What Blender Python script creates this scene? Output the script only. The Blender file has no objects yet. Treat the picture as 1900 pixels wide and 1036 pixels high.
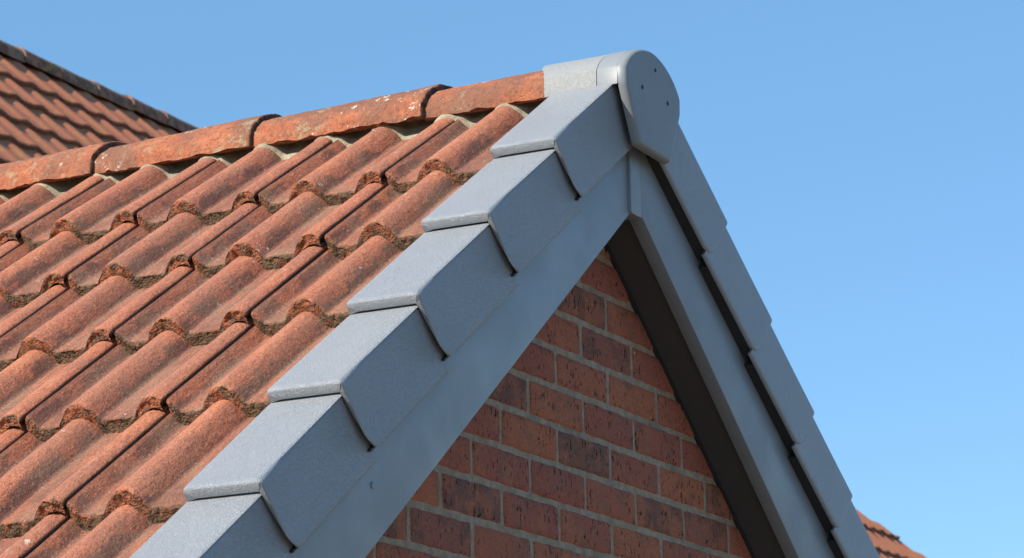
import bpy, bmesh, math, random
from mathutils import Vector, Matrix, noise
random.seed(7)
R = math.radians
SC = bpy.context.scene
COL = SC.collection

# ------------------------------------------------------------------ camera, sky, sun, exposure
ZOFF = 3.3
cam_d = bpy.data.cameras.new('camera'); cam = bpy.data.objects.new('camera', cam_d); COL.objects.link(cam)
cam_d.sensor_width = 36.0
cam_d.lens = 5459.28 / 1900 * 36
cam_d.clip_end = 800
_y, _p, _r = 1.1037173, 0.2383083, -0.0212407
fw = Vector((math.sin(_y)*math.cos(_p), math.cos(_y)*math.cos(_p), math.sin(_p)))
rt = Vector((math.cos(_y), -math.sin(_y), 0)); up = rt.cross(fw)
rt, up = math.cos(_r)*rt + math.sin(_r)*up, -math.sin(_r)*rt + math.cos(_r)*up
m = Matrix((rt, up, -fw)).transposed().to_4x4(); m.translation = Vector((-5.41248, -2.56862, -1.39985 + ZOFF))
cam.matrix_world = m
cam_d.dof.use_dof = True; cam_d.dof.focus_distance = 5.75; cam_d.dof.aperture_fstop = 16.0
SC.camera = cam

SUN = Vector((-0.80, 0.32, 0.58)).normalized()
el = math.asin(SUN.z); az = math.atan2(SUN.x, SUN.y)
W = bpy.data.worlds.new('World'); SC.world = W; W.use_nodes = True
wn = W.node_tree.nodes; wl = W.node_tree.links; wn.clear()
sky = wn.new('ShaderNodeTexSky'); sky.sky_type = 'NISHITA'; sky.sun_disc = False
sky.sun_elevation = el; sky.sun_rotation = az
sky.altitude = 0; sky.air_density = 1.0; sky.dust_density = 0.0; sky.ozone_density = 6.0
bg = wn.new('ShaderNodeBackground'); bg.inputs['Strength'].default_value = 0.115
wo = wn.new('ShaderNodeOutputWorld')
mx = wn.new('ShaderNodeMix'); mx.data_type = 'RGBA'; mx.inputs[0].default_value = 0.42
mx.inputs[7].default_value = (1.12, 2.86, 4.62, 1)     # evens the sky out a little towards clear mid blue
wl.new(sky.outputs['Color'], mx.inputs[6]); wl.new(mx.outputs[2], bg.inputs['Color']); wl.new(bg.outputs['Background'], wo.inputs['Surface'])
sd = bpy.data.lights.new('sun', 'SUN'); sd.energy = 5.0; sd.angle = R(0.53); sd.color = (1.0, 0.90, 0.76)
so = bpy.data.objects.new('sun', sd); COL.objects.link(so)
so.rotation_euler = (-SUN).to_track_quat('-Z', 'Y').to_euler(); so.location = (-20, 5, 30)
vs = SC.view_settings; vs.view_transform = 'Standard'; vs.look = 'None'; vs.exposure = 0.62; vs.gamma = 1.0
vs.use_curve_mapping = False

# ------------------------------------------------------------------ frame of the roof
TH = 0.6519616; X0 = 0.0460574; ZA = 0.5872237 + ZOFF
TR = TH - R(1.6)
def P(side, s, y, n, th=TH):
    c, k = math.cos(th), math.sin(th)
    return Vector((X0 + side*(s*c + n*k), y, ZA - s*k + n*c))
def fn(x, y=0.0, z=0.0): return noise.noise(Vector((x, y, z)))
def sstep(a, b, x):
    t = min(1, max(0, (x-a)/(b-a))); return t*t*(3-2*t)

# ------------------------------------------------------------------ object helpers
def world_of(o):
    m = Matrix.Identity(4)
    while o is not None:
        m = o.matrix_parent_inverse @ o.matrix_basis if o.parent else o.matrix_basis.copy()
        return (world_of(o.parent) @ m) if o.parent else m
    return m
def attach(o, parent):
    o.parent = parent
    if parent is not None: o.matrix_parent_inverse = world_of(parent).inverted()
def mesh(name, vs_, fs, mat=None, smooth=True, angle=35, attrs=None):
    me = bpy.data.meshes.new(name); me.from_pydata([tuple(v) for v in vs_], [], fs); me.validate()
    bm = bmesh.new(); bm.from_mesh(me); bmesh.ops.recalc_face_normals(bm, faces=bm.faces); bm.to_mesh(me); bm.free()
    if attrs:
        for k, vals in attrs.items():
            a = me.attributes.new(k, 'FLOAT', 'POINT'); a.data.foreach_set('value', vals)
    if smooth:
        me.polygons.foreach_set('use_smooth', [True]*len(me.polygons))
        if angle < 180: me.set_sharp_from_angle(angle=R(angle))
    if mat: me.materials.append(mat)
    return me
def obj(name, me, parent=None, mw=None):
    o = bpy.data.objects.new(name, me); COL.objects.link(o)
    if mw is not None: o.matrix_basis = mw
    if parent is not None: attach(o, parent)
    return o
def thing(name, loc, label, cat):
    o = bpy.data.objects.new(name, None); COL.objects.link(o); o.location = loc; o.matrix_basis = Matrix.Translation(loc)
    o.empty_display_size = 0.2; o['label'] = label; o['category'] = cat
    return o
def prism(name, poly, a, b, mat, bevel=0.0, segs=2, angle=35):
    """poly: list of points as Vector at depth a; extruded by vector b"""
    bm = bmesh.new(); v1 = [bm.verts.new(p) for p in poly]; v2 = [bm.verts.new(p + b) for p in poly]
    n = len(poly); bm.faces.new(v1); bm.faces.new(v2[::-1])
    for i in range(n): bm.faces.new((v1[i], v2[i], v2[(i+1) % n], v1[(i+1) % n]))
    bmesh.ops.recalc_face_normals(bm, faces=bm.faces)
    if bevel: bmesh.ops.bevel(bm, geom=bm.edges[:], offset=bevel, segments=segs, affect='EDGES', profile=0.6)
    me = bpy.data.meshes.new(name); bm.to_mesh(me); bm.free()
    me.polygons.foreach_set('use_smooth', [True]*len(me.polygons)); me.set_sharp_from_angle(angle=R(angle))
    me.materials.append(mat); return me
def box(name, x0, x1, y0, y1, z0, z1, mat, bevel=0.0):
    return prism(name, [Vector((x0, y0, z0)), Vector((x1, y0, z0)), Vector((x1, y0, z1)), Vector((x0, y0, z1))], None, Vector((0, y1-y0, 0)), mat, bevel)

# ------------------------------------------------------------------ node helper
class NT:
    def __init__(s, name):
        s.m = bpy.data.materials.new(name); s.m.use_nodes = True; s.t = s.m.node_tree; s.t.nodes.clear()
        s.out = s.t.nodes.new('ShaderNodeOutputMaterial'); s.b = s.t.nodes.new('ShaderNodeBsdfPrincipled')
        s.t.links.new(s.b.outputs[0], s.out.inputs['Surface'])
        s.co = s.t.nodes.new('ShaderNodeTexCoord'); s.oi = s.t.nodes.new('ShaderNodeObjectInfo')
    def set(s, sock, v):
        if isinstance(v, bpy.types.NodeSocket): s.t.links.new(v, sock)
        else: sock.default_value = v if not (isinstance(v, tuple) and len(v) == 3 and sock.type == 'RGBA') else (*v, 1)
    def n(s, typ, out=0, props=None, **kw):
        nd = s.t.nodes.new(typ)
        for k, v in (props or {}).items(): setattr(nd, k, v)
        for k, v in kw.items():
            key = int(k[1:]) if k[0] == 'i' and k[1:].isdigit() else k
            s.set(nd.inputs[key], v)
        return nd.outputs[out]
    def math(s, op, a, b=0.0, c=0.0, clamp=False): return s.n('ShaderNodeMath', props=dict(operation=op, use_clamp=clamp), i0=a, i1=b, i2=c)
    def mix(s, f, a, b, mode='MIX'):
        nd = s.t.nodes.new('ShaderNodeMix'); nd.data_type = 'RGBA'; nd.blend_type = mode
        s.set(nd.inputs[0], f); s.set(nd.inputs[6], a); s.set(nd.inputs[7], b); return nd.outputs[2]
    def ramp(s, v, a, b, lo=0.0, hi=1.0):
        return s.n('ShaderNodeMapRange', props=dict(clamp=True, interpolation_type='SMOOTHSTEP'), i0=v, i1=a, i2=b, i3=lo, i4=hi)
    def noise(s, vec, sc, det=3, rough=.55, dist=0.0, out='Fac'):
        nd = s.t.nodes.new('ShaderNodeTexNoise'); s.set(nd.inputs['Vector'], vec); nd.inputs['Scale'].default_value = sc
        nd.inputs['Detail'].default_value = det; nd.inputs['Roughness'].default_value = rough; nd.inputs['Distortion'].default_value = dist
        return nd.outputs[out]
    def voro(s, vec, sc, feature='F1', out='Distance', rand=1.0):
        nd = s.t.nodes.new('ShaderNodeTexVoronoi'); nd.feature = feature; s.set(nd.inputs['Vector'], vec); nd.inputs['Scale'].default_value = sc
        nd.inputs['Randomness'].default_value = rand; return nd.outputs[out]
    def vec(s, scale=(1, 1, 1), rnd=0.0, src='Object'):
        v = s.co.outputs[src]
        if rnd:
            r = s.n('ShaderNodeCombineXYZ', i0=s.math('MULTIPLY', s.oi.outputs['Random'], rnd), i1=s.math('MULTIPLY', s.oi.outputs['Random'], rnd*1.7), i2=s.math('MULTIPLY', s.oi.outputs['Random'], rnd*.6))
            v = s.n('ShaderNodeVectorMath', props=dict(operation='ADD'), i0=v, i1=r)
        return s.n('ShaderNodeVectorMath', props=dict(operation='MULTIPLY'), i0=v, i1=scale)
    def attr(s, name): return s.n('ShaderNodeAttribute', out='Fac', props=dict(attribute_name=name))
    def bump(s, h, dist, strength=1.0, normal=None):
        nd = s.t.nodes.new('ShaderNodeBump'); s.set(nd.inputs['Height'], h); nd.inputs['Distance'].default_value = dist
        nd.inputs['Strength'].default_value = strength
        if normal is not None: s.set(nd.inputs['Normal'], normal)
        return nd.outputs[0]
    def done(s, color=None, rough=None, normal=None, spec=None):
        if color is not None: s.set(s.b.inputs['Base Color'], color)
        if rough is not None: s.set(s.b.inputs['Roughness'], rough)
        if normal is not None: s.set(s.b.inputs['Normal'], normal)
        if spec is not None: s.set(s.b.inputs['Specular IOR Level'], spec)
        return s.m

def mat_tile(name, old=0.0):
    k = NT(name); v = k.vec(rnd=37.0); st = k.n('ShaderNodeVectorMath', props=dict(operation='MULTIPLY'), i0=v, i1=(.28, 1, 1))
    big = k.noise(v, 7, 4); mid = k.noise(st, 26, 5, .62); fine = k.noise(st, 120, 4, .65); grit = k.noise(v, 420, 3, .6)
    rnd = k.oi.outputs['Random']
    base = k.mix(k.ramp(rnd, .1, .9), (.435, .145, .072), (.385, .138, .083))
    base = k.mix(k.ramp(mid, .42, .68), base, (.50, .185, .095))
    base = k.mix(k.ramp(k.noise(st, 45, 5, .7), .50, .64, 0, .5), base, (.24, .085, .055))
    base = k.mix(k.math('MULTIPLY', k.ramp(big, .42, .62), .55), base, (.31, .135, .085))
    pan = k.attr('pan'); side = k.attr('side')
    gr = k.math('ADD', k.math('MULTIPLY', pan, .33), k.math('MULTIPLY', side, k.ramp(k.noise(v, 9, 3, .6), .40, .62, .12, .52)))  # side term mixes grime with shade painted on the rolls' right flanks
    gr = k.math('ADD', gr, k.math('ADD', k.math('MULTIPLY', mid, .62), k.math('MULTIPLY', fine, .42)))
    grime_shade = k.ramp(gr, .64 - old*.08, .96 - old*.08, 0, .86)
    dirt_shade_col = k.mix(k.ramp(big, .4, .6), (.125, .064, .050), (.20, .125, .085))
    base = k.mix(grime_shade, base, dirt_shade_col)
    pk = k.ramp(k.noise(st, 60, 4, .7), .58, .72, 0, .35)
    base = k.mix(k.math('MULTIPLY', pk, k.math('SUBTRACT', 1.0, side)), base, (.52, .30, .22))
    sp = k.ramp(k.math('ADD', k.math('MULTIPLY', grit, .55), k.math('MULTIPLY', k.noise(v, 190, 3, .7), .5)), .51, .585, 0, .62); base = k.mix(sp, base, (.115, .052, .038))
    base = k.mix(k.ramp(k.noise(v, 240, 2, .6), .58, .68, 0, .5), base, (.60, .31, .20))
    wl_ = k.math('MULTIPLY', k.ramp(k.noise(v, 34, 4, .7), .65, .71), k.ramp(k.noise(v, 5, 2), .47, .58))
    base = k.mix(k.math('MULTIPLY', wl_, .75), base, (.62, .54, .44))
    if old:
        base = k.mix(.5, base, (.52, .17, .075))
        yl = k.math('MULTIPLY', k.ramp(k.noise(v, 13, 4, .7), .56, .66), .8)
        base = k.mix(yl, base, (.42, .24, .05))
    lip = k.attr('lip')
    lc = k.mix(k.ramp(k.math('SUBTRACT', k.noise(v, 55, 4, .7), k.math('MULTIPLY', pan, .13)), .38, .58), (.118, .076, .045), (.33, .105, .048))
    lc = k.mix(k.ramp(k.noise(v, 160, 3, .7), .53, .66), lc, (.06, .036, .024))
    lc = k.mix(k.ramp(k.noise(v, 13, 3, .6), .62, .72, 0, .6), lc, (.105, .10, .042))
    base = k.mix(lip, base, lc)
    base = k.mix(k.math('MULTIPLY', k.attr('gap'), k.ramp(k.noise(v, 110, 3, .7), .25, .5, .7, 1.0)), base, (.022, .012, .010))
    h = k.math('ADD', k.math('MULTIPLY', fine, .6), k.math('MULTIPLY', grit, .5))
    b1 = k.bump(k.math('ADD', h, k.noise(v, 60, 4, .7)), .0042, .8)
    lh = k.math('ADD', k.voro(v, 230, 'F1'), k.noise(v, 200, 3, .7))
    nd = k.bump(k.math('MULTIPLY', lh, lip), .004, .9, b1)
    return k.done(base, k.math('ADD', .72, k.math('MULTIPLY', grime_shade, .12)), nd, .3)

def mat_ridge(name):
    k = NT(name); v = k.vec(rnd=23.0); st = k.n('ShaderNodeVectorMath', props=dict(operation='MULTIPLY'), i0=v, i1=(1, .45, 1))
    big = k.noise(v, 8, 4); mid = k.noise(st, 30, 5, .65); grit = k.noise(v, 330, 3, .65); fine = k.noise(v, 95, 4, .7)
    base = k.mix(k.ramp(mid, .38, .66), (.37, .115, .055), (.44, .165, .085))
    base = k.mix(k.ramp(big, .42, .58, 0, .85), base, (.22, .105, .068))
    base = k.mix(k.ramp(fine, .50, .64, 0, .7), base, (.15, .07, .048))
    base = k.mix(k.ramp(grit, .52, .66, 0, .65), base, (.12, .055, .04))
    base = k.mix(k.ramp(k.noise(v, 150, 3, .7), .60, .70, 0, .4), base, (.52, .28, .18))
    gl = k.math('MULTIPLY', k.ramp(k.noise(v, 26, 4, .75), .53, .62), k.ramp(k.noise(v, 6, 2), .43, .55))
    base = k.mix(k.math('MULTIPLY', gl, .75), base, (.30, .27, .17))
    wl_ = k.math('MULTIPLY', k.ramp(k.noise(v, 36, 4, .7), .60, .66), k.ramp(k.noise(v, 7, 2), .52, .60))
    base = k.mix(wl_, base, (.64, .58, .50))
    yl = k.math('MULTIPLY', k.ramp(k.noise(v, 48, 3, .7), .68, .73), k.ramp(k.noise(v, 4.5, 2), .52, .62))
    base = k.mix(yl, base, (.45, .25, .06))
    lip = k.attr('lip')
    lc = k.mix(k.ramp(k.noise(v, 60, 3, .7), .42, .6), (.045, .030, .024), (.17, .07, .042))
    lc = k.mix(k.ramp(k.noise(v, 25, 3, .6), .60, .70, 0, .8), lc, (.20, .17, .05))
    base = k.mix(lip, base, lc)
    h = k.math('ADD', k.math('MULTIPLY', fine, .7), k.math('MULTIPLY', grit, .45))
    return k.done(base, .82, k.bump(k.math('ADD', h, k.noise(v, 45, 4, .7)), .0070, .9), .25)

def mat_upvc(name, col, grain=True, rough=.42, spec=.45):
    k = NT(name); v = k.vec()
    c2 = tuple(min(1, x*1.10) for x in col); c1 = tuple(x*.93 for x in col)
    base = k.mix(k.noise(v, 9, 4, .6), c1, c2)
    base = k.mix(k.ramp(k.noise(v, 30, 5, .7), .60, .74, 0, .12), base, (.40, .40, .38))
    dust = k.ramp(k.noise(v, 3.5, 5, .65), .50, .72, 0, .16)
    base = k.mix(dust, base, (.36, .35, .33))
    if grain:
        w = k.noise(v, 190, 2, .5, 1.8); w2 = k.noise(v, 480, 2, .5, .6)
        h = k.math('ADD', k.math('ABSOLUTE', k.math('SUBTRACT', w, .5)), k.math('MULTIPLY', w2, .18))
        nrm = k.bump(h, .0068, .75)
        nrm = k.bump(k.noise(v, 14, 2), .003, .35, nrm)
        rg = k.math('ADD', rough, k.math('MULTIPLY', w, .14))
    else:
        nrm = k.bump(k.math('ADD', k.noise(v, 5, 3), k.math('MULTIPLY', k.noise(v, 600, 2), .02)), .002, .35)
        rg = k.ramp(k.noise(v, 6, 4, .6), .3, .7, rough - .04, rough + .10)
    return k.done(base, rg, nrm, spec)

def mat_brick(name):
    k = NT(name); v = k.vec(rnd=61.0); rnd = k.oi.outputs['Random']
    r2 = k.n('ShaderNodeTexWhiteNoise', props=dict(noise_dimensions='1D'), W=k.math('MULTIPLY', rnd, 91.7))
    r3 = k.n('ShaderNodeTexWhiteNoise', props=dict(noise_dimensions='1D'), W=k.math('MULTIPLY', rnd, 37.3))
    base = k.mix(r2, (.45, .150, .078), (.34, .108, .076))
    base = k.mix(k.ramp(r3, .7, .95, 0, .5), base, (.26, .12, .085))
    bl = k.noise(v, 14, 4, .6, .6)
    base = k.mix(k.ramp(bl, .48, .66, 0, .45), base, (.21, .115, .09))
    base = k.mix(k.ramp(k.noise(v, 9, 3), .52, .66, 0, .5), base, (.45, .17, .085))
    lo = k.n('ShaderNodeSeparateXYZ', i0=k.co.outputs['Object']); 
    burn = k.math('MULTIPLY', k.ramp(k.math('ADD', k.noise(v, 17, 3, .6), k.math('MULTIPLY', k.math('SUBTRACT', r3, .5), .35)), .61, .72), .6)
    base = k.mix(burn, base, (.12, .078, .068))
    grit = k.noise(v, 300, 3, .7)
    base = k.mix(k.ramp(grit, .50, .64, 0, .6), base, (.12, .055, .042))
    base = k.mix(k.ramp(k.noise(v, 170, 3, .7), .56, .68, 0, .4), base, (.52, .24, .15))
    fl = k.n('ShaderNodeVectorMath', props=dict(operation='MULTIPLY'), i0=v, i1=(1.7, 1, .62))
    pit = k.math('MULTIPLY', k.ramp(k.noise(fl, 95, 3, .6, .4), .60, .655), k.ramp(k.noise(v, 11, 2), .36, .52))
    base = k.mix(pit, base, (.020, .014, .013))
    ws = k.ramp(k.noise(v, 120, 2, .5), .765, .79, 0, .8); base = k.mix(ws, base, (.6, .56, .5))
    h = k.math('SUBTRACT', k.math('ADD', k.math('MULTIPLY', k.noise(v, 60, 4, .7), .7), k.math('MULTIPLY', grit, .4)), k.math('MULTIPLY', pit, .9))
    return k.done(base, .88, k.bump(h, .0065, .9), .2)

def mat_mortar(name, c1=(.29, .23, .17), c2=(.41, .33, .25)):
    k = NT(name); v = k.vec()
    base = k.mix(k.ramp(k.noise(v, 40, 5, .7), .35, .65), c1, c2)
    base = k.mix(k.ramp(k.noise(v, 420, 2, .6), .58, .7, 0, .5), base, (.12, .095, .075))
    base = k.mix(k.ramp(k.noise(v, 6, 3, .6), .52, .68, 0, .5), base, (.16, .13, .105))
    h = k.math('ADD', k.noise(v, 300, 3, .7), k.noise(v, 70, 3, .6))
    return k.done(base, .95, k.bump(h, .004, .8), .1)

def mat_plain(name, col, rough=.7, var=.25, scale=4, bumpd=.004):
    k = NT(name); v = k.vec()
    base = k.mix(k.noise(v, scale, 5, .65), tuple(x*(1-var) for x in col), tuple(min(1, x*(1+var)) for x in col))
    return k.done(base, rough, k.bump(k.noise(v, scale*30, 3, .6), bumpd, .5), .3)

def mat_brickwall(name):
    k = NT(name); v = k.co.outputs['Object']
    sp = k.n('ShaderNodeSeparateXYZ', i0=v); s0 = sp.node
    uv = k.n('ShaderNodeCombineXYZ', i0=k.math('ADD', s0.outputs[0], s0.outputs[1]), i1=s0.outputs[2], i2=0.0)
    nd = k.t.nodes.new('ShaderNodeTexBrick'); k.set(nd.inputs['Vector'], uv)
    nd.inputs['Scale'].default_value = 1.0; nd.inputs['Brick Width'].default_value = .251; nd.inputs['Row Height'].default_value = .0804
    nd.inputs['Mortar Size'].default_value = .006; nd.inputs['Color1'].default_value = (.36, .12, .06, 1); nd.inputs['Color2'].default_value = (.22, .075, .05, 1)
    nd.inputs['Mortar'].default_value = (.29, .245, .2, 1)
    base = k.mix(k.ramp(k.noise(v, 60, 4, .7), .5, .7, 0, .5), nd.outputs['Color'], (.12, .06, .045))
    return k.done(base, .9, k.bump(k.math('SUBTRACT', 1.0, nd.outputs['Fac']), .006, .8), .2)

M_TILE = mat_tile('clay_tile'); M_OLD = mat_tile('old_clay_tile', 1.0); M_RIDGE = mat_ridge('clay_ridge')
M_CAP = mat_upvc('grained_grey_plastic', (.262, .288, .320), True, .25, .6)
M_SLEEVE = mat_upvc('grained_light_grey', (.30, .315, .32), True, .44, .4)
M_END = mat_upvc('smooth_grey_plastic', (.200, .222, .243), False, .48, .4)
M_BARGE = mat_upvc('smooth_slate_grey_board', (.190, .226, .265), False, .38, .5)
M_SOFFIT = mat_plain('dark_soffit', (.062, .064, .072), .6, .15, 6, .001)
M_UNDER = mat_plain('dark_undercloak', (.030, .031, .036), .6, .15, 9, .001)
M_BRICK = mat_brick('red_brick'); M_MORTAR = mat_mortar('mortar'); M_BED = mat_mortar('bedding_mortar', (.27, .235, .165), (.42, .375, .275))
M_WALL = mat_brickwall('brickwork'); M_DECK = mat_plain('roof_deck', (.05, .032, .026), .9)
M_DECK2 = mat_plain('plain_clay_roofing', (.24, .095, .06), .85, .3, 8)

# ------------------------------------------------------------------ ground
gm = NT('ground_paving'); gv = gm.vec()
gc = gm.mix(gm.ramp(gm.noise(gv, .35, 5, .6), .4, .6), (.255, .195, .137), (.19, .155, .10))
gm.done(gc, .95, gm.bump(gm.noise(gv, 12, 4), .02, .5), .1)
g = obj('ground', mesh('ground', [(-300, -300, 0), (300, -300, 0), (300, 300, 0), (-300, 300, 0)], [(0, 1, 2, 3)], gm.m, False))
g['kind'] = 'structure'

# ------------------------------------------------------------------ the gabled house
house = thing('brick_house', (X0, 2.0, 0), 'red brick gabled house with clay tiled roof and grey verge caps filling the foreground', 'house')
YE = 4.6; SE = 2.82
zs = lambda x: P(1 if x > X0 else -1, 0, 0, 0).z
nW = -.286
def wall_pt(side, s): return P(side, s, .0052, nW)
apex_z = ZA + nW/math.cos(TH)
hw = 2.25; eave_z = apex_z - hw*math.tan(TH)
pts = [Vector((X0-hw, .0034, 1.9)), Vector((X0+hw, .0034, 1.9)), Vector((X0+hw, .0034, eave_z)), Vector((X0, .0034, apex_z)), Vector((X0-hw, .0034, eave_z))]
wall = obj('gable_wall', prism('gable_wall', pts, None, Vector((0, .1, 0)), M_MORTAR), house)
obj('lower_wall', box('lower_wall', X0-hw, X0+hw, 0.0, .1, 0, 1.898, M_WALL), house)
obj('side_wall', box('side_wall', X0-hw, X0-hw+.1, .107, YE-.1, 0, eave_z-.05, M_WALL), house)
obj('side_wall', box('side_wall', X0+hw-.1, X0+hw, .107, YE-.1, 0, eave_z-.05, M_WALL), house)

# bricks, each one an object: a face grid with worn arrises
def brick_mesh(w, h, seed):
    nx, nz, d = 10, 4, .03
    vs_, fs = [], []
    def add(x, y, z): vs_.append((x, y, z)); return len(vs_)-1
    gx = [-w/2, -w/2+.002, -w/2+.006] + [-w/2 + w*i/nx for i in range(1, nx)] + [w/2-.006, w/2-.002, w/2]
    gz = [-h/2, -h/2+.002, -h/2+.006] + [-h/2 + h*i/nz for i in range(1, nz)] + [h/2-.006, h/2-.002, h/2]
    ids = {}
    for j, z in enumerate(gz):
        for i, x in enumerate(gx):
            ex = min(abs(x+w/2), abs(w/2-x)); ez = min(abs(z+h/2), abs(h/2-z))
            q = max(0, .005-ex)**2 + max(0, .005-ez)**2
            y = .0034*math.sqrt(q)/.005 + .0007*fn(x*60+seed*9, z*60, seed)
            ed = 1 if (ex < .003 or ez < .003) else 0
            ids[i, j] = add(x + ed*.0026*fn(z*70, seed*3, x*20), y, z + ed*.0026*fn(x*70, seed*5, z*20))
    nX, nZ = len(gx), len(gz)
    for j in range(nZ-1):
        for i in range(nX-1): fs.append((ids[i, j], ids[i+1, j], ids[i+1, j+1], ids[i, j+1]))
    ring = [(i, 0) for i in range(nX)] + [(nX-1, j) for j in range(1, nZ)] + [(i, nZ-1) for i in range(nX-2, -1, -1)] + [(0, j) for j in range(nZ-2, 0, -1)]
    back = [add(vs_[ids[r]][0], d, vs_[ids[r]][2]) for r in ring]
    for a in range(len(ring)):
        b = (a+1) % len(ring); fs.append((ids[ring[a]], ids[ring[b]], back[b], back[a]))
    return mesh('brick', vs_, fs, M_BRICK, True, 50)
BP, BH = .2511, .0804
bricks = [brick_mesh(BP-.0120, BH-.0128, i) for i in range(8)]
for j in range(-3, 16):
    zc = ZOFF - j*BH + .0402 - .0402
    for u in range(-20, 22):
        if (u + j) % 2: continue
        x = u*BP/2; side = 1 if x > X0 else -1
        zt = zc + BH/2 - .004; dx = abs(x - X0)
        ztop = apex_z - (dx + BP*.5)*math.tan(TH) + .045
        if zt > ztop: 
            zb_in = apex_z - max(0, dx - BP*.5)*math.tan(TH)
            if zc - BH/2 > zb_in - .005: continue
        if dx > hw - .3: continue
        o = obj('brick', random.choice(bricks), wall, Matrix.Translation((x, random.uniform(-.0012, .0012), zc)) @ Matrix.Rotation(R(random.uniform(-.25, .25)), 4, 'Y') @ Matrix.Rotation(R(random.choice((0, 180))), 4, 'Y'))

# roof deck under the tiles (both slopes) : solid boards under the tiles
YD = -.079
roof_poly = [P(-1, SE, YD, -.105), P(-1, 0, YD, -.105), P(1, 0, YD, -.045), P(1, SE, YD, -.045), P(1, SE, YD, -.125), P(-1, 0, YD, -.125), P(-1, SE, YD, -.125)]
roof_poly[2] = Vector((X0 + .05, YD, roof_poly[1].z - .001))
roof = obj('roof', prism('roof', roof_poly, None, Vector((0, YE-YD, 0)), M_DECK), house)

# ------------------------------------------------------------------ clay tiles
TW = .300
def prof(v):
    if v < .0055: return -.026
    base = -.035 - .0015*math.sin(math.pi*min(1, max(0, (v-.026)/.04)))
    if v < .030: return -.0105 + (base + .0105)*sstep(.004, .030, v)
    def bump(x): return 0 if abs(x) >= 1 else (1-abs(x)**2.3)**1.05
    a = bump((v-.116)/.044)*.037
    b = bump((v-.272)/.042)*.034
    return base + max(a, b)
def tile_mesh(seed, length, v0=-.026, v1=TW-.0045, nv=96, lod=0, mat=None, width=TW, height=1.0, profile=prof, thick=.0280):
    sx = width/TW
    if lod == 0:
        xs = [-length, -length*.8, -length*.6, -length*.4, -length*.25, -.06, -.035, -.02, -.012, -.007, -.0035, -.001]
        lf = [.10, .28, .46, .64, .82, 1.0]
    else:
        xs = [-length, -length*.5, -.03, -.004]; lf = [.15, 1.0]; nv = 36
    vs_, lip, pan, side, rows, gap = [], [], [], [], [], []
    vv = [v0 + (v1-v0)*i/(nv-1) for i in range(nv)]
    if v0 < 0:   # crisp seam edge
        vv = sorted(vv + [.0050, .0058, .0075])
    e1 = [(.0042*fn(v*38, seed*3.1, 1) + .0022*fn(v*140, seed*1.7, 5)) for v in vv]
    for x in xs:
        row = []
        for i, v in enumerate(vv):
            n = profile(v)*height + .0010*fn(x*9, v*11, seed*2.3) + .0004*fn(x*45, v*45, seed)
            xx = x; f = sstep(-.05, 0, x)
            if v < .0055: xx = x - .028*f
            else: xx = x + e1[i]*f
            near = sstep(-.009, -.001, x)
            n -= near*(.0026 + .0022*fn(v*120, seed*4.4, 3))
            row.append(len(vs_)); vs_.append((xx, v*sx - width, n))
            lip.append(sstep(-.006, -.0015, x + .003*fn(v*90, seed, 8)) if v > .0055 else 0)
            pan.append(sstep(-.022, -.035, n)); 
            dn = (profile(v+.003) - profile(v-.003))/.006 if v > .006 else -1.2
            side.append(sstep(.5, 1.5, -dn)); gap.append(1.0 if v < .0058 else (.55*(1-sstep(.0058, .0105, v)) if x < -.004 else 0))  # side: flank mask carrying painted shade as well as grime
        rows.append(row)
    for f in lf:
        row = []
        for i, v in enumerate(vv):
            th = thick
            if v > .235: th = thick - .009*sstep(.235, .285, v)
            elif abs(v-.116) < .045: th = thick + .008*(1-abs(v-.116)/.045)
            if v < .0055: th = .012
            n = profile(v)*height - .002 - th*f
            xx = e1[i] + (.0065*fn(v*75, f*2.0, seed*2.9+11) + .0035*fn(v*200, f*6, seed+2))*(1 - .3*f)
            if v < .0055: xx -= .028
            n += .0025*fn(v*150, f*4, seed+31)*(1 if f < 1 else .4)
            row.append(len(vs_)); vs_.append((xx, v*sx - width, n)); lip.append(1 if v > .0055 else .3); pan.append(sstep(-.014, -.030, profile(v)*height)); side.append(0); gap.append(1.0 if v < .0055 else 0)
        rows.append(row)
    row = []
    for i, v in enumerate(vv):
        row.append(len(vs_)); vs_.append((-.09, v*sx - width, profile(v)*height - thick + .004)); lip.append(1); pan.append(0); side.append(0); gap.append(.5)
    rows.append(row)
    fs = []
    for a in range(len(rows)-1):
        for i in range(len(vv)-1): fs.append((rows[a][i], rows[a][i+1], rows[a+1][i+1], rows[a+1][i]))
    # right-hand edge under the seam: drop a thin face
    er = []
    for a in range(len(xs)):
        x, y, n = vs_[rows[a][-1]]
        er.append(len(vs_)); vs_.append((x, y-.001, n - .010)); lip.append(.6); pan.append(0); side.append(1); gap.append(1.0)
    for a in range(len(xs)-1): fs.append((rows[a][-1], er[a], er[a+1], rows[a+1][-1]))
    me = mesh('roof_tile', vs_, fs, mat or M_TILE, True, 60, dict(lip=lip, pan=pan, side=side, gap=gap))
    return me
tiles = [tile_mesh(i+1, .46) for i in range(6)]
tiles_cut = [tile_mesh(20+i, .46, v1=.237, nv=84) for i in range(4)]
S_EDGE = [.60, .91, 1.24, 1.59, 1.952, 2.30, 2.66]
Y_SEAM = .235
def tile_frame(s, y, n, tilt, jr=0.0):
    c, k = math.cos(TH), math.sin(TH)
    d = Vector((-c, 0, -k)); N = Vector((-k, 0, c)); Y = Vector((0, -1, 0))
    m = Matrix((d, Y, N)).transposed().to_4x4(); m.translation = P(-1, s, y, n)
    return m @ Matrix.Rotation(-tilt, 4, 'Y') @ Matrix.Rotation(jr, 4, 'Z')
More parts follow.
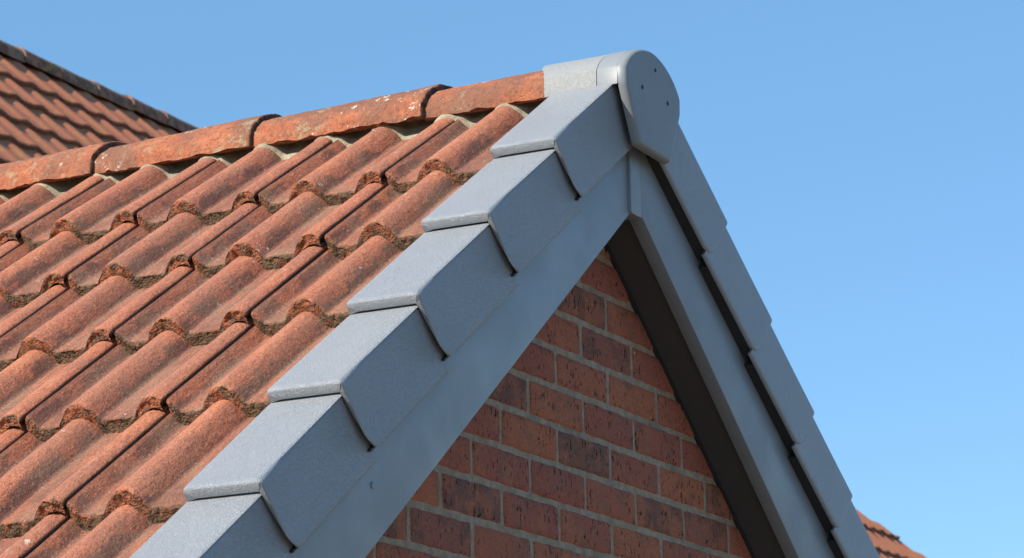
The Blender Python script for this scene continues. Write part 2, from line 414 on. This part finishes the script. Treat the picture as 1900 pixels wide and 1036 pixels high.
for mrow, s in enumerate(S_EDGE):
    prev = S_EDGE[mrow-1] if mrow else .22
    tilt = math.atan2(.0275 if mrow else .040, s - prev)
    for cidx in range(-1, 13):
        y = Y_SEAM + TW*cidx
        lst = tiles_cut if cidx == -1 else tiles
        me = lst[(mrow*5 + cidx*3 + (mrow*cidx) % 4) % len(lst)]
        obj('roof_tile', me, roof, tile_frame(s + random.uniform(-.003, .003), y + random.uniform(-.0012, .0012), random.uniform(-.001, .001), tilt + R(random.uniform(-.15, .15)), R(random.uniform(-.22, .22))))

# ------------------------------------------------------------------ ridge tiles
XR = X0 - .018; RA, RB, RZC = .136, .086, ZA - .149
def ell(a, grow=0.0, a0=.12):     # a from 0 (left lower edge) to pi (right lower edge)
    a = a0 + a*(math.pi - 2*a0)/math.pi
    ca, sa_ = math.cos(a), math.sin(a); e_ = 2/1.8
    return (-(RA+grow)*math.copysign(abs(ca)**e_, ca)/math.cos(a0)**e_, (RB+grow)*sa_**e_)
def ridge_mesh(seed, length, name='ridge_tile', mat=None, taper=(.0062, -.0075), thick=.016, rough=1.0, skirt=.022, cut=None, a0=.12):
    na, ny = 44, 40
    vs_, lip, fs = [], [], []
    ang = [math.pi*i/(na-1) for i in range(na)]
    def ring(y, t, gr, lipv, inner=False, amp=1.0):
        r = []
        for i, a in enumerate(ang):
            g = gr + (0 if inner else rough*amp*(.0022*fn(a*4, y*10, seed*3) + .0014*fn(a*14, y*40, seed)))
            x, z = ell(a, g, a0); yy = y + (0 if cut is None else cut(a)*(1 if t > .999 else t))
            end = (1 if t < .001 or t > .999 else 0)
            yy += rough*end*(.0035*fn(a*6, seed*2.2, 4 if t < .5 else 9) + .002*fn(a*22, seed, 7))
            r.append(len(vs_)); vs_.append((x, yy, z)); lip.append(lipv)
        # lower side skirts
        lo = []
        for sgn, a in ((-1, 0), (1, math.pi)):
            x, z = ell(a, gr, a0)
            rr = rough*(.005*fn(y*24, seed*1.9, sgn) + .004*fn(y*80, seed*1.3, sgn*3)) if not inner else 0
            yy = vs_[r[0 if sgn < 0 else -1]][1]
            lo.append(len(vs_)); vs_.append((x + (.001*sgn), yy, z - skirt + rr)); lip.append(max(lipv, 0.0))
        return [lo[0]] + r + [lo[1]]
    ts = [0, .006, .02, .05] + [.05 + .9*i/(ny-8) for i in range(1, ny-8)] + [.95, .98, .994, 1]
    outer = [ring(t*length, t, taper[0] + (taper[1]-taper[0])*t - (.003 if t in (0, 1) else 0), 1.0*rough if t in (0,) else 0.0) for t in ts]
    inner = [ring(t*length, t, taper[0] + (taper[1]-taper[0])*t - thick, 1.0, True) for t in (0, .5, 1)]
    n = len(outer[0])
    for a in range(len(outer)-1):
        for i in range(n-1): fs.append((outer[a][i], outer[a][i+1], outer[a+1][i+1], outer[a+1][i]))
    for a in range(2):
        for i in range(n-1): fs.append((inner[a][i+1], inner[a][i], inner[a+1][i], inner[a+1][i+1]))
    for i in range(n-1):
        fs.append((outer[0][i], inner[0][i], inner[0][i+1], outer[0][i+1])); fs.append((outer[-1][i+1], inner[-1][i+1], inner[-1][i], outer[-1][i]))
    for k in (0, -1):
        ch = [r[k] for r in outer]
        fs.append(tuple(ch + [inner[2][k], inner[1][k], inner[0][k]]))
    return mesh(name, vs_, fs, mat or M_RIDGE, True, 50, dict(lip=lip))
RJ = [-.09, .312, .744, 1.167, 1.602, 2.03, 2.455, 2.88, 3.305, 3.73, 4.155]
for i in range(len(RJ)-1):
    L = RJ[i+1] - RJ[i] + .004
    obj('ridge_tile', ridge_mesh(i+1, L, taper=(.0062, -.0075) if i else (.002, -.009)), roof, Matrix.Translation((XR, RJ[i], RZC + random.uniform(-.002, .002))) @ Matrix.Rotation(R(random.uniform(-.3, .3)), 4, 'X'))

# mortar bedding under the ridge
vs_, fs = [], []
nyb = 420
for i in range(nyb):
    y = -.0 + 3.9*i/(nyb-1)
    v = (Y_SEAM + TW*20 - y) % TW
    pr = prof(v) if v > .0055 else -.012
    j1 = .005*fn(y*22, 1.3, 4) + .003*fn(y*90, 7, 1)
    ttop = pr - .041
    for s, n in ((.13, -.040), (.150, -.05), (.176 + j1*.5, max(ttop + .003, -.066)), (.206 + j1, ttop + .005 + .002*fn(y*60, 2, 2)), (.221 + j1*1.2, ttop + .0035), (.228 + j1*1.2, ttop - .008)):
        vs_.append(P(-1, s, y, n + .0012*fn(y*130, s*90, 3)))
for i in range(nyb-1):
    for k in range(5): a = i*6 + k; fs.append((a, a+6, a+7, a+1))
obj('mortar_bedding', mesh('mortar_bedding', vs_, fs, M_BED, True, 60), roof)

# ------------------------------------------------------------------ verge caps
YI, YT = -.002, -.149
def verge_mesh(side, sprev, s1, nb, th, first=False, step=.0262, stepy=.0128):
    """one grained L-shaped unit; nb(s) = height of the top at the lower ends"""
    r = .011; out = [(YI+.0, -.026, 0), (YI, -.005, 0), (YI-.0015, -.0015, 0), (YI-.005, 0, 0)]
    for i in range(1, 9): out.append((YI-.005 + (YT+r+.002 - YI+.005)*i/9, 0, 0))
    for i in range(6):
        a = math.pi/2*i/5; out.append((YT + r - r*math.sin(a), -r + r*math.cos(a), 1 if i > 2 else 0))
    for i in range(1, 9): out.append((YT, -r - (.143-r)*i/9, 1))
    out += [(YT, -.1445, 1), (YT+.002, -.149, 1), (YT+.006, -.151, 1)]
    inn = [(YT+.0075, -.151, 2), (YT+.0050, -.146, 2), (YT+.0052, -.078, 2), (YT+.011, -.022, 2), (YI-.02, -.022, 2)]
    sec = out + inn
    vs_, fs, rings = [], [], []
    L = s1 - sprev; sup = sprev - .05
    sts = []
    if not first: sts += [(sup, 0), (sprev, 0)]
    sts += [(None, 0)] if first else []
    for f in (.2, .4, .6, .8): sts.append((sprev + L*f, 0))
    sts += [(s1-.016, 0), (s1-.009, .0), (s1-.004, .0010), (s1-.001, .0028), (s1, .0052)]
    for st, ins in sts:
        ring = []
        for (y, n, kd) in sec:
            if st is None:
                n0 = nb(.2) - .024
                s = (.004 - (n+n0)*math.sin(th))/math.cos(th) if True else 0
                if y > -.10: s = max(s, .03)
            else: s = st
            f = (s1 - s)/L
            near = sstep(s1-.06, s1, s)
            nn = n; yy = y
            if ins:
                if kd == 0: nn -= ins if n > -.02 else 0
                elif kd == 1: yy += ins*.35
            nt = nb(s) + .004 - step*f + nn
            yt = yy + (stepy*f if kd else stepy*.4*f)
            if st is not None and n < -.001:
                s += near*(.14*n - .022*max(0, (-n-.100)/.051)**2)
            ring.append(len(vs_)); vs_.append(P(side, s, yt, nt, th))
        rings.append(ring)
    m_ = len(sec)
    for a in range(len(rings)-1):
        for i in range(m_):
            j = (i+1) % m_; fs.append((rings[a][i], rings[a][j], rings[a+1][j], rings[a+1][i]))
    no = len(out)
    # lower end: fan between outer and inner outline
    e = rings[-1]
    io = [0]*no
    for i in range(no):
        if i < 12: io[i] = 4
        elif out[i][1] > -.045: io[i] = 3
        elif out[i][1] > -.110: io[i] = 2
        else: io[i] = 1
    for i in range(no-1):
        a, b = e[i], e[i+1]; p, q = e[no+io[i]], e[no+io[i+1]]
        fs.append((a, b, q, p) if p != q else (a, b, p))
    fs.append((e[no-1], e[no], e[no+1])) 
    me_ = mesh('verge_cap', vs_, fs, M_CAP, True, 40)
    uv_, uf = [], []
    sa = sprev - (.012 if not first else 0); sb = s1 - .028
    for s in (sa, sb):
        f = (s1 - s)/L; nt = nb(s) + .004 - step*f
        for (y, n) in ((-.1145, -.1475), (YT+.0060 + stepy*f, -.1475), (YT+.0060 + stepy*f, -.1435), (-.1145, -.1435)):
            uv_.append(P(side, s + .14*n*0, y, nt + n, th))
    uf = [(0, 1, 5, 4), (1, 2, 6, 5), (2, 3, 7, 6), (3, 0, 4, 7), (0, 3, 2, 1), (4, 5, 6, 7)]
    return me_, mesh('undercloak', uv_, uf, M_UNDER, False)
SV = [.205, .579, .941, 1.2956, 1.635, 1.9607, 2.29, 2.62]
def nbl(s):
    tb = [(.2, -.009), (.579, -.0055), (.941, -.001), (1.2956, 0), (1.635, 0), (1.9607, -.0075), (2.29, -.012), (2.62, -.014)]
    for (a, x), (b, y) in zip(tb, tb[1:]):
        if s <= b: return x + (y-x)*max(0, (s-a)/(b-a))
    return tb[-1][1]
for i in range(len(SV)-1):
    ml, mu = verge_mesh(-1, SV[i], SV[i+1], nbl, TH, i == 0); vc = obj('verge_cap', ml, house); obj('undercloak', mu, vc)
SVR = [.20, .531, .831, 1.130, 1.412, 1.70, 1.99, 2.28]
def nbr(s): return .003
def Pr_shift(): return None
_P = P
def P(side, s, y, n, th=TH):     # the right verge line leans a little flatter, hinged below the ridge
    if side > 0 and abs(th-TR) < 1e-6:
        c, k = math.cos(TR), math.sin(TR); d = Vector((c, 0, -k)); N = Vector((k, 0, c))
        base = Vector((X0, 0, ZA)) + Vector((math.sin(TH)*-.0268, 0, math.cos(TH)*-.0268))
        return base + s*d + n*N + Vector((0, y, 0))
    return _P(side, s, y, n, th)
for i in range(len(SVR)-1):
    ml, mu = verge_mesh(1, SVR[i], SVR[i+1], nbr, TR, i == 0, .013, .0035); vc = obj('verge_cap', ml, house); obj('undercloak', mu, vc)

# ------------------------------------------------------------------ bargeboards, soffits, joint trim
YB, TB = -.1137, .0327
def board(name, side, n0, n1, s_end, y0, y1, mat, bevel, gap=.001):
    c, k = math.cos(TH), math.sin(TH)
    def ap(n): return P(side, (gap - n*k)/c, y0, n)
    return prism(name, [ap(n0), P(side, s_end, y0, n0), P(side, s_end, y0, n1), ap(n1)], None, Vector((0, y1-y0, 0)), mat, bevel)
bargeL = obj('bargeboard', board('bargeboard', -1, -.3025, -.04, 2.75, YB, YB+TB, M_BARGE, .0042), house)
bargeR = obj('bargeboard', board('bargeboard', 1, -.3025, -.04, 2.75, YB, YB+TB, M_BARGE, .0042), house)
for sd_ in (-1, 1):
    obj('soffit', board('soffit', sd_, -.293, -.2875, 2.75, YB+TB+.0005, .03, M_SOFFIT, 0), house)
for sd_ in (-1, 1):
    obj('added_dark_strip', board('added_dark_strip', sd_, -.2995, -.2925, 2.7, -.0055, .004, M_UNDER, 0), house)  # added strip, not real sealant: covers the scalloped brick edge with a dark line
TX = X0 - .018
tp = [Vector((TX-.026, -.1205, ZA-.403)), Vector((TX-.020, -.1205, ZA-.408)), Vector((TX+.026, -.1205, ZA-.408)), Vector((TX+.026, -.1205, ZA-.19)), Vector((TX-.026, -.1205, ZA-.19))]
obj('joint_trim', prism('joint_trim', tp, None, Vector((0, .039, 0)), M_BARGE, .0022), house)
def screw(parent, loc, r, mat, name='screw', d=.0015, flush=False):
    n = 14; vs_ = []
    for rr, y in ((r, 0), (r, -d), (r*.8, -d*1.5), (r*.35, -d*1.5), (r*.3, -d*.3 if not flush else -d*1.6)):
        for i in range(n): a = 2*math.pi*i/n; vs_.append((rr*math.cos(a), y, rr*math.sin(a)))
    fs = [(k*n+i, k*n+(i+1) % n, (k+1)*n+(i+1) % n, (k+1)*n+i) for k in range(4) for i in range(n)] + [tuple(range(4*n, 5*n))]
    return obj(name, mesh(name, vs_, fs, mat, True, 40), parent, Matrix.Translation(loc))
M_DARK = mat_plain('dark_screw_hole', (.02, .022, .026), .5, .1, 20, .0005)
screw(bargeL, P(-1, 1.594, YB, -.2155), .0066, M_BARGE, flush=True)

# ------------------------------------------------------------------ ridge end cap and grey sleeve
XC = X0 - .018
def cap_outline(grow=0.0):
    pts = []
    for i in range(41):
        x, z = ell(math.pi*i/40, .0080, .28); pts.append((x, z + RZC - ZA))
    pts += [(.1425, -.158), (.140, -.166), (.121, -.205), (.103, -.240), (.0865, -.272)]
    for i in range(1, 5):   # rounded lower right corner
        a = i/5*math.pi/2; pts.append((.086-.012+.012*math.cos(a), -.272-.011*math.sin(a)))
    pts.append((.074, -.283 - grow)); pts.append((-.072, -.281 - grow))
    for i in range(1, 5):
        a = math.pi/2 + i/5*math.pi/2; pts.append((-.084+.012+.012*math.cos(a)-.012*0, -.270-.011*math.sin(a)))
    pts += [(-.0875, -.268), (-.103, -.238), (-.121, -.204), (-.140, -.166), (-.1425, -.158)]
    return pts
o0 = cap_outline(); n = len(o0)
vs_, fs = [], []
def scale_to(f, y):
    r = []
    for (x, z) in o0:
        r.append(len(vs_)); vs_.append(Vector((XC + x*f, y, ZA - .16 + (z+.16)*f)))
    return r
YC = -.170
rings = [scale_to(1.0, -.1515), scale_to(1.0, YC+.013), scale_to(.985, YC+.0062), scale_to(.962, YC+.0022), scale_to(.935, YC+.0004), scale_to(.90, YC), scale_to(.6, YC-.0004), scale_to(.25, YC-.0006)]
for a in range(len(rings)-1):
    for i in range(n): j = (i+1) % n; fs.append((rings[a][i], rings[a][j], rings[a+1][j], rings[a+1][i]))
fs.append(tuple(rings[-1])); fs.append(tuple(rings[0][::-1]))
endcap = obj('ridge_end_cap', mesh('ridge_end_cap', vs_, fs, M_END, True, 50), house)
# the skirt of the end cap lying over the ridge
vs_, fs, rr = [], [], []
for y, gi in ((-.1512, .0082), (-.106, .0082), (-.1045, .0072), (-.1045, .002), (-.1512, .002)):
    r = []
    for i in range(41):
        a = math.pi*max(0, min(38, i-1))/38; t = (y + .1512)/.047
        x, z = ell(a, gi, .28); z += RZC - ZA
        if i in (0, 40): z = -.162
        r.append(len(vs_)); vs_.append(Vector((XC + x, y, ZA + z)))
    rr.append(r)
for a in range(len(rr)-1):
    for i in range(40): fs.append((rr[a][i], rr[a][i+1], rr[a+1][i+1], rr[a+1][i]))
for e in (0, 40): fs.append((rr[0][e], rr[1][e], rr[2][e], rr[3][e], rr[4][e]))
obj('skirt', mesh('skirt', vs_, fs, M_END, True, 50), endcap)
for x, z, r in ((-.079, -.151, .005), (.050, -.153, .005), (-.009, -.095, .0042)):
    screw(endcap, Vector((X0 + x, YC-.0004, ZA + z)), r, M_DARK, d=.0009)
# small scuff mark
def scut(a): return .045*math.sin(a)**1.3 + .006*fn(a*5, 3, 1) + .004*fn(a*16, 2, 8)
obj('ridge_sleeve', ridge_mesh(50, .122, 'ridge_sleeve', M_SLEEVE, (.0068, .0068), .004, .25, .0385, scut, .28), house, Matrix.Translation((XR, -.1035, RZC)))['label'] = 'pale grey textured ridge piece between the clay ridge tiles and the end cap'

# ------------------------------------------------------------------ houses behind
def pan_prof(v):
    w = .3
    if v < .004: return -.03
    def bump(x): return 0 if abs(x) >= 1 else (.5*(1+math.cos(math.pi*x)))**.8
    return -.015 + .015*bump((v-.225)/.095) - .003*math.sin(math.pi*min(1, v/.15))
def back_house(loc_ridge, x0, x1, edges, pitch, pitchw, seam0, label, ridge=True, hip=None, depth=4.0):
    X, Y, Z = loc_ridge
    h = thing('neighbour_house', (X + (x0+x1)/2, Y, 0), label, 'house')
    c, k = math.cos(pitch), math.sin(pitch)
    def q(e, s, n): return Vector((X+e, Y - s*c - n*k, Z - s*k + n*c))
    smax = edges[-1] + .05
    poly = [q(x0, smax, -.12), q(x0, -.0, -.12) - Vector((0, 0, .0)), Vector((X+x0, Y + smax*c, Z - smax*k)), Vector((X+x0, Y + smax*c, Z - smax*k - .12)), Vector((X+x0, Y - smax*c + .1, Z - smax*k - .3))]
    rf = None
    wl_ = obj('wall', box('wall', X+x0+.15, X+x1-.15, Y - smax*c + .35, Y + (smax*c - .3 if hip is None else 2.2), 0, Z - smax*k - .1, M_WALL), h)
    if hip is None:
        rf = obj('roof', prism('roof', poly, None, Vector((x1-x0, 0, 0)), M_DECK), h)
    else:
        # hipped end: the deck follows the cut of the tiles
        a, b = hip; pts = [q(x0, smax, -.09)] + [q(x0, max(a + b*x0, -2), -.09), q((smax - a)/b, smax, -.09)]
        rf = obj('roof', prism('roof', pts, None, Vector((0, 3.2, 0)), M_DECK2), h)
    meshes = [tile_mesh(40+i, .55, v0=.0, v1=.306, lod=1, mat=M_OLD, width=pitchw, profile=pan_prof, thick=.05) for i in range(3)]
    Mx = Matrix((Vector((0, -c, -k)), Vector((1, 0, 0)), Vector((0, -k, c)))).transposed().to_4x4()
    if Mx.to_3x3().determinant() < 0: pass
    for r_, s in enumerate(edges):
        g_ = edges[r_] - edges[r_-1] if r_ else (edges[1]-edges[0])
        tilt = math.atan2(.034, g_)
        ncol = int((x1-x0)/pitchw)
        for cc in range(ncol):
            e = seam0 + pitchw*(cc+1) + x0
            if hip is not None:
                a, b = hip
                if s < a + b*(e - pitchw) : continue
            m = Mx.copy(); m.translation = q(e, s + random.uniform(-.008, .008), random.uniform(-.003, .003))
            m = m @ Matrix.Rotation(-tilt, 4, 'Y')
            me = random.choice(meshes)
            if hip is not None and s - g_ - .1 < hip[0] + hip[1]*e:
                bm = bmesh.new(); bm.from_mesh(me); bm.transform(m)
                a, b = hip; p0 = q(0, a, 0); p1 = q(1, a+b, 0); ed = (p1-p0).normalized(); nn = ed.cross(Vector((0, -k, c)))
                if nn.dot(q(0, a+1, 0) - p0) > 0: nn = -nn
                bmesh.ops.bisect_plane(bm, geom=bm.verts[:]+bm.edges[:]+bm.faces[:], plane_co=p0, plane_no=nn, clear_outer=True)
                if len(bm.faces) < 3: bm.free(); continue
                me = bpy.data.meshes.new('roof_tile'); bm.to_mesh(me); bm.free(); me.materials.append(M_OLD)
                m = Matrix.Identity(4)
            obj('roof_tile', me, rf, m)
    return h, rf, q
hA, rA, qA = back_house((10.512, 9.44, 5.17 + ZOFF), -3.0, 5.5, [.62, 1.015, 1.43, 1.84, 2.25, 2.66, 3.07], R(45), .278, .10,
    'distant house with weathered red pantiles and a dark lichened ridge at the upper left', True)
k = NT('lichened_ridge'); v = k.vec(rnd=13.0)
bs = k.mix(k.ramp(k.noise(v, 12, 4, .7), .4, .62), (.13, .085, .065), (.30, .15, .10))
bs = k.mix(k.ramp(k.noise(v, 9, 4, .7), .54, .64, 0, .8), bs, (.20, .19, .16))
bs = k.mix(k.ramp(k.noise(v, 5, 3, .7), .58, .66, 0, .85), bs, (.30, .21, .04))
M_LICH = k.done(bs, .9, k.bump(k.noise(v, 60, 3), .01, .6), .2)
def half_round(name, L, r, mat, n=16):
    vs_, fs = [], []
    for x in (0, .02, L*.5, L-.001):
        for i in range(n+1):
            a = math.pi*i/n; g_ = r + .004*fn(x*9, a*3, r) + (.008 if x < .03 else 0)
            vs_.append((x, -g_*math.cos(a), g_*math.sin(a)*.92 - (.03 if i in (0, n) else 0)))
    m_ = n+1
    for a in range(3):
        for i in range(n): fs.append((a*m_+i, a*m_+i+1, (a+1)*m_+i+1, (a+1)*m_+i))
    fs.append(tuple(range(m_))); fs.append(tuple(range(3*m_, 4*m_)))
    return mesh(name, vs_, fs, mat, True, 50)
hr = [half_round('ridge_tile', .45, .108 + i*.002, M_LICH) for i in range(2)]
for i in range(19):
    obj('ridge_tile', hr[i % 2], rA, Matrix.Translation((10.512 - 3.0 + .45*i, 9.44, 5.17 + ZOFF - .112 + random.uniform(-.006, .006))))
hB, rB, qB = back_house((19.67, 6.547, 2.69 + ZOFF), -2.4, 2.6, [-.43, .02, .45, .89, 1.33], R(45), .24, .05,
    'distant orange tiled roof peeping out at the lower right beyond the grey verge', True, hip=(-.66, .72))
he = [half_round('hip_tile', .42, .075, M_OLD, 10) for i in range(1)]
